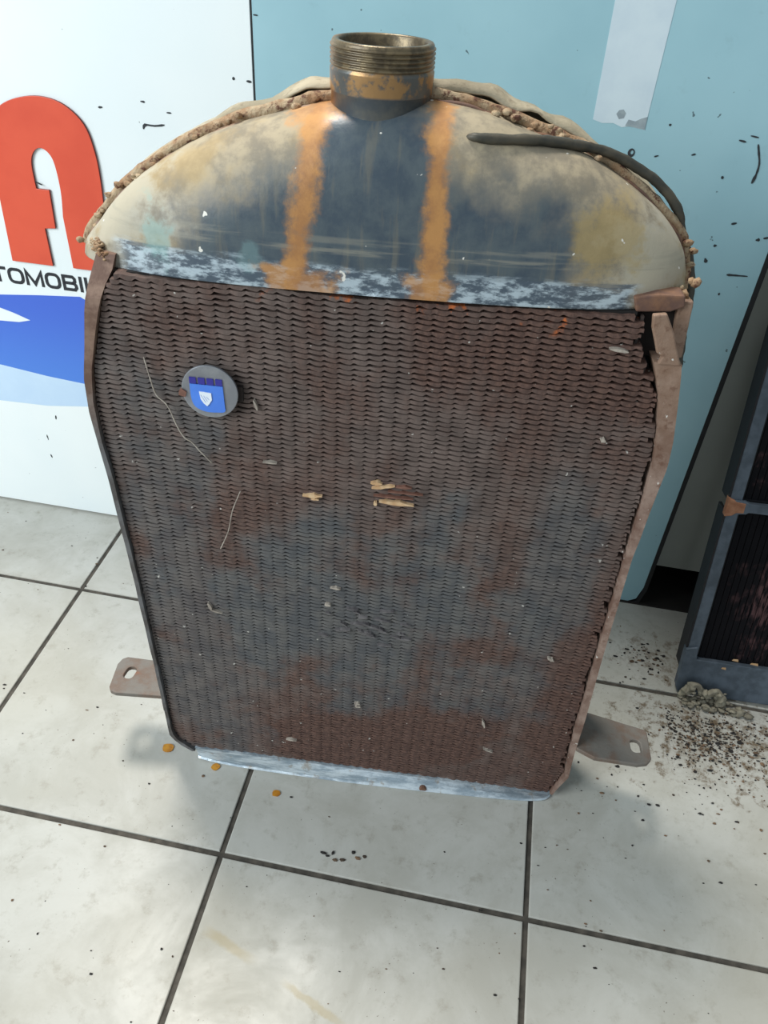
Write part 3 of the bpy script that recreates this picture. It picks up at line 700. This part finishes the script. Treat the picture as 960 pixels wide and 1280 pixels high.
tube('dry_stem', [(-.1835, -.0020, .5330), (-.1802, -.0035, .5147), (-.1775, -.0030, .5010), (-.1700, -.0030, .4925), (-.1640, -.0034, .4740), (-.1592, -.0036, .4640), (-.1535, -.0030, .4590), (-.1473, -.0030, .4507), (-.1389, -.0020, .4395)], .00065, M_THREAD, rad, 6, 5, .4)
tube('dry_stem', [(-.1165, -.0018, .4120), (-.1248, -.0028, .3898), (-.1301, -.0024, .3664), (-.1391, -.0018, .3435)], .00045, M_THREAD, rad, 6, 5, .4)
# mashed fins in the middle
for k in range(26):
    sliver(random.gauss(.004, .022), random.gauss(.258, .014), random.uniform(.006, .016), random.uniform(.0014, .0028), random.gauss(-.1, .15), M_MASH)

# ------------------------------------------------------------------ second radiator leaning on the grey panel
r2 = empty('leaning_radiator', (.5175, .337, 0), (0, 0, 0))
r2.rotation_euler = (Matrix.Rotation(R(-14), 3, 'X') @ Matrix.Rotation(R(-2.0)*-1, 3, 'Y').inverted()).to_euler()
tag(r2, 'black radiator core in a blue grey frame leaning at the right edge', 'radiator')
W2, H2, D2 = .40, .60, .032
box('core_block', .010, W2-.010, .006, D2-.004, .045, H2-.02, M_BLACK2, r2)
box('side_rail', -.0010, .0125, 0, .006, .030, H2, M_FRAME2, r2, .0008)
box('side_rail', W2-.0125, W2+.001, 0, .006, .030, H2, M_FRAME2, r2, .0008)
box('side_channel', -.0035, .0005, .001, D2, .034, .268, M_BLACK2, r2, .0008)
box('side_channel', -.0035, .0005, .001, D2, .282, H2, M_BLACK2, r2, .0008)
box('side_channel', W2-.0005, W2+.0035, .001, D2, .034, H2, M_BLACK2, r2, .0008)
prism('bottom_rail', [(-.004, .010), (0., .002), (.008, .001), (W2, .001), (W2+.004, .010), (W2+.004, .056), (.0125, .056), (.010, .075), (-.004, .070)], -.0030, .010, M_FRAME2, r2, .001)
box('top_rail', -.003, W2+.003, -.001, D2, H2-.03, H2, M_FRAME2, r2, .001)
cb = prism('cross_bar', [(.006, .2675), (.020, .2695), (.022, .2715), (W2, .2725), (W2, .2840), (.022, .2830), (.016, .2850), (.004, .2850)], -.0040, .004, M_FRAME2, r2, .0008)
prism('rust_joint', [(-.0040, .2640), (.004, .2660), (.0085, .2700), (.0165, .2705), (.0165, .2830), (.006, .2840), (-.0040, .2880)], -.0048, .006, M_RUST2, cb, .0008)
x_ = .0160
while x_ < W2-.016:
    box('core_rib', x_, x_+.0066, .0040, .0075, .050, .268, M_CORE2, r2)
    box('core_rib', x_, x_+.0066, .0040, .0075, .286, H2-.03, M_CORE2, r2)
    x_ += .0075
for (xa, za, lx) in ((.055, .063, .008), (.045, .048, .006), (.078, .061, .010), (.105, .058, .007)):
    o = prism('paint_chip', [(xa, za), (xa+lx, za-.001), (xa+lx*.9, za+.0025), (xa+.001, za+.002)], -.0034, -.0028, M_STRAW, r2)

# ------------------------------------------------------------------ dirt on the floor
md = tube('mud_scrap', [(.5195, .3265, .0045), (.5240, .3290, .012), (.5290, .3285, .024), (.5350, .3280, .0285), (.5430, .3265, .020), (.5500, .3260, .018), (.5580, .3265, .024), (.5660, .3250, .020), (.5690, .3230, .010), (.5640, .3200, .005)], lambda t: .0034+.0020*math.sin(t*9)**2, M_MUD, None, 12, 8, 1.1)
bm = bmesh.new()
for k in range(90):
    x_ = random.uniform(.520, .605); lump(bm, (x_, random.uniform(.312, .3270), random.uniform(.001, .006)), random.uniform(.0010, .0042), (1.4, .9, .8), .9, 1)
for k in range(30):
    lump(bm, (random.uniform(.528, .572), random.uniform(.322, .329), random.uniform(.006, .024)), random.uniform(.0014, .0036), (1.2, .9, 1), .9, 1)
bm_obj('mud_grain', bm, M_MUD, md, True)
tag(md, 'curled lump of dry mud against the leaning radiator', 'mud lump')
bm = bmesh.new()
def crumb(x_, y_, r_, flat=.5):
    lump(bm, (x_, y_, r_*flat*.75), r_, (random.uniform(.7, 1.8), random.uniform(.6, 1.1), flat), .6, 0 if r_ < .0016 else 1)
for k in range(750):                      # dense patch under the leaning radiator
    x_ = random.gauss(.565, .042); y_ = random.gauss(.262, .026)
    if x_ > .50 and y_ < .328: crumb(x_, y_, random.uniform(.0004, .0014)*(2.0 if random.random() < .05 else 1))
for k in range(260):
    x_ = random.gauss(.535, .028); y_ = random.gauss(.272, .020); crumb(x_, y_, random.uniform(.0005, .0018))
for k in range(90):
    x_ = random.gauss(.478, .026); y_ = random.gauss(.385, .026)
    if not (x_ > .505): crumb(x_, y_, random.uniform(.0005, .0022)*(1.6 if random.random() < .12 else 1))
for k in range(60):
    crumb(random.gauss(.50, .06), random.gauss(.185, .04), random.uniform(.0006, .002))
for k in range(330):                      # sparse specks everywhere
    x_ = random.uniform(-.6, .75); y_ = random.uniform(-.25, .46)
    if -.13 < x_ < .40 and .1 < y_ < .23: continue
    if x_ > .49 and y_ > .31: continue
    crumb(x_, y_, random.uniform(.0004, .0017), .35)
for x_, y_ in ((.113, .022), (.118, .026), (.108, .024), (.122, .019), (.140, .031), (.146, .026), (.13, .021)):
    crumb(x_, y_, .0022)
o = bm_obj('floor_crumbs', bm, M_CRUMB); tag(o, 'dark dirt crumbs scattered over the tiles, thickest at right', 'dirt', kind='stuff')
# amber flakes
def flake(x_, y_, r_, label, pts=None):
    out = []
    for k in range(14):
        an = 2*math.pi*k/14; rr_ = r_*(1+.28*noise.noise(Vector((math.cos(an)*1.3+x_*90, math.sin(an)*1.3, y_*60))))
        out.append((x_+rr_*math.cos(an), y_+rr_*.9*math.sin(an)))
    o = prism('rust_flake', out, .0002, .0012, M_AMBER, None, 0, axis='z'); tag(o, label, 'flake', 'amber flakes on the tiles')
flake(-.1065, .1105, .0068, 'largest amber rust flake on the tile, by the left foot shadow')
flake(-.0419, .0985, .0048, 'small amber rust flake tucked beside the pale strip, left of the grout line')
flake(.0374, .0808, .0047, 'amber rust flake lying apart in front of the radiator, right of the grout line')
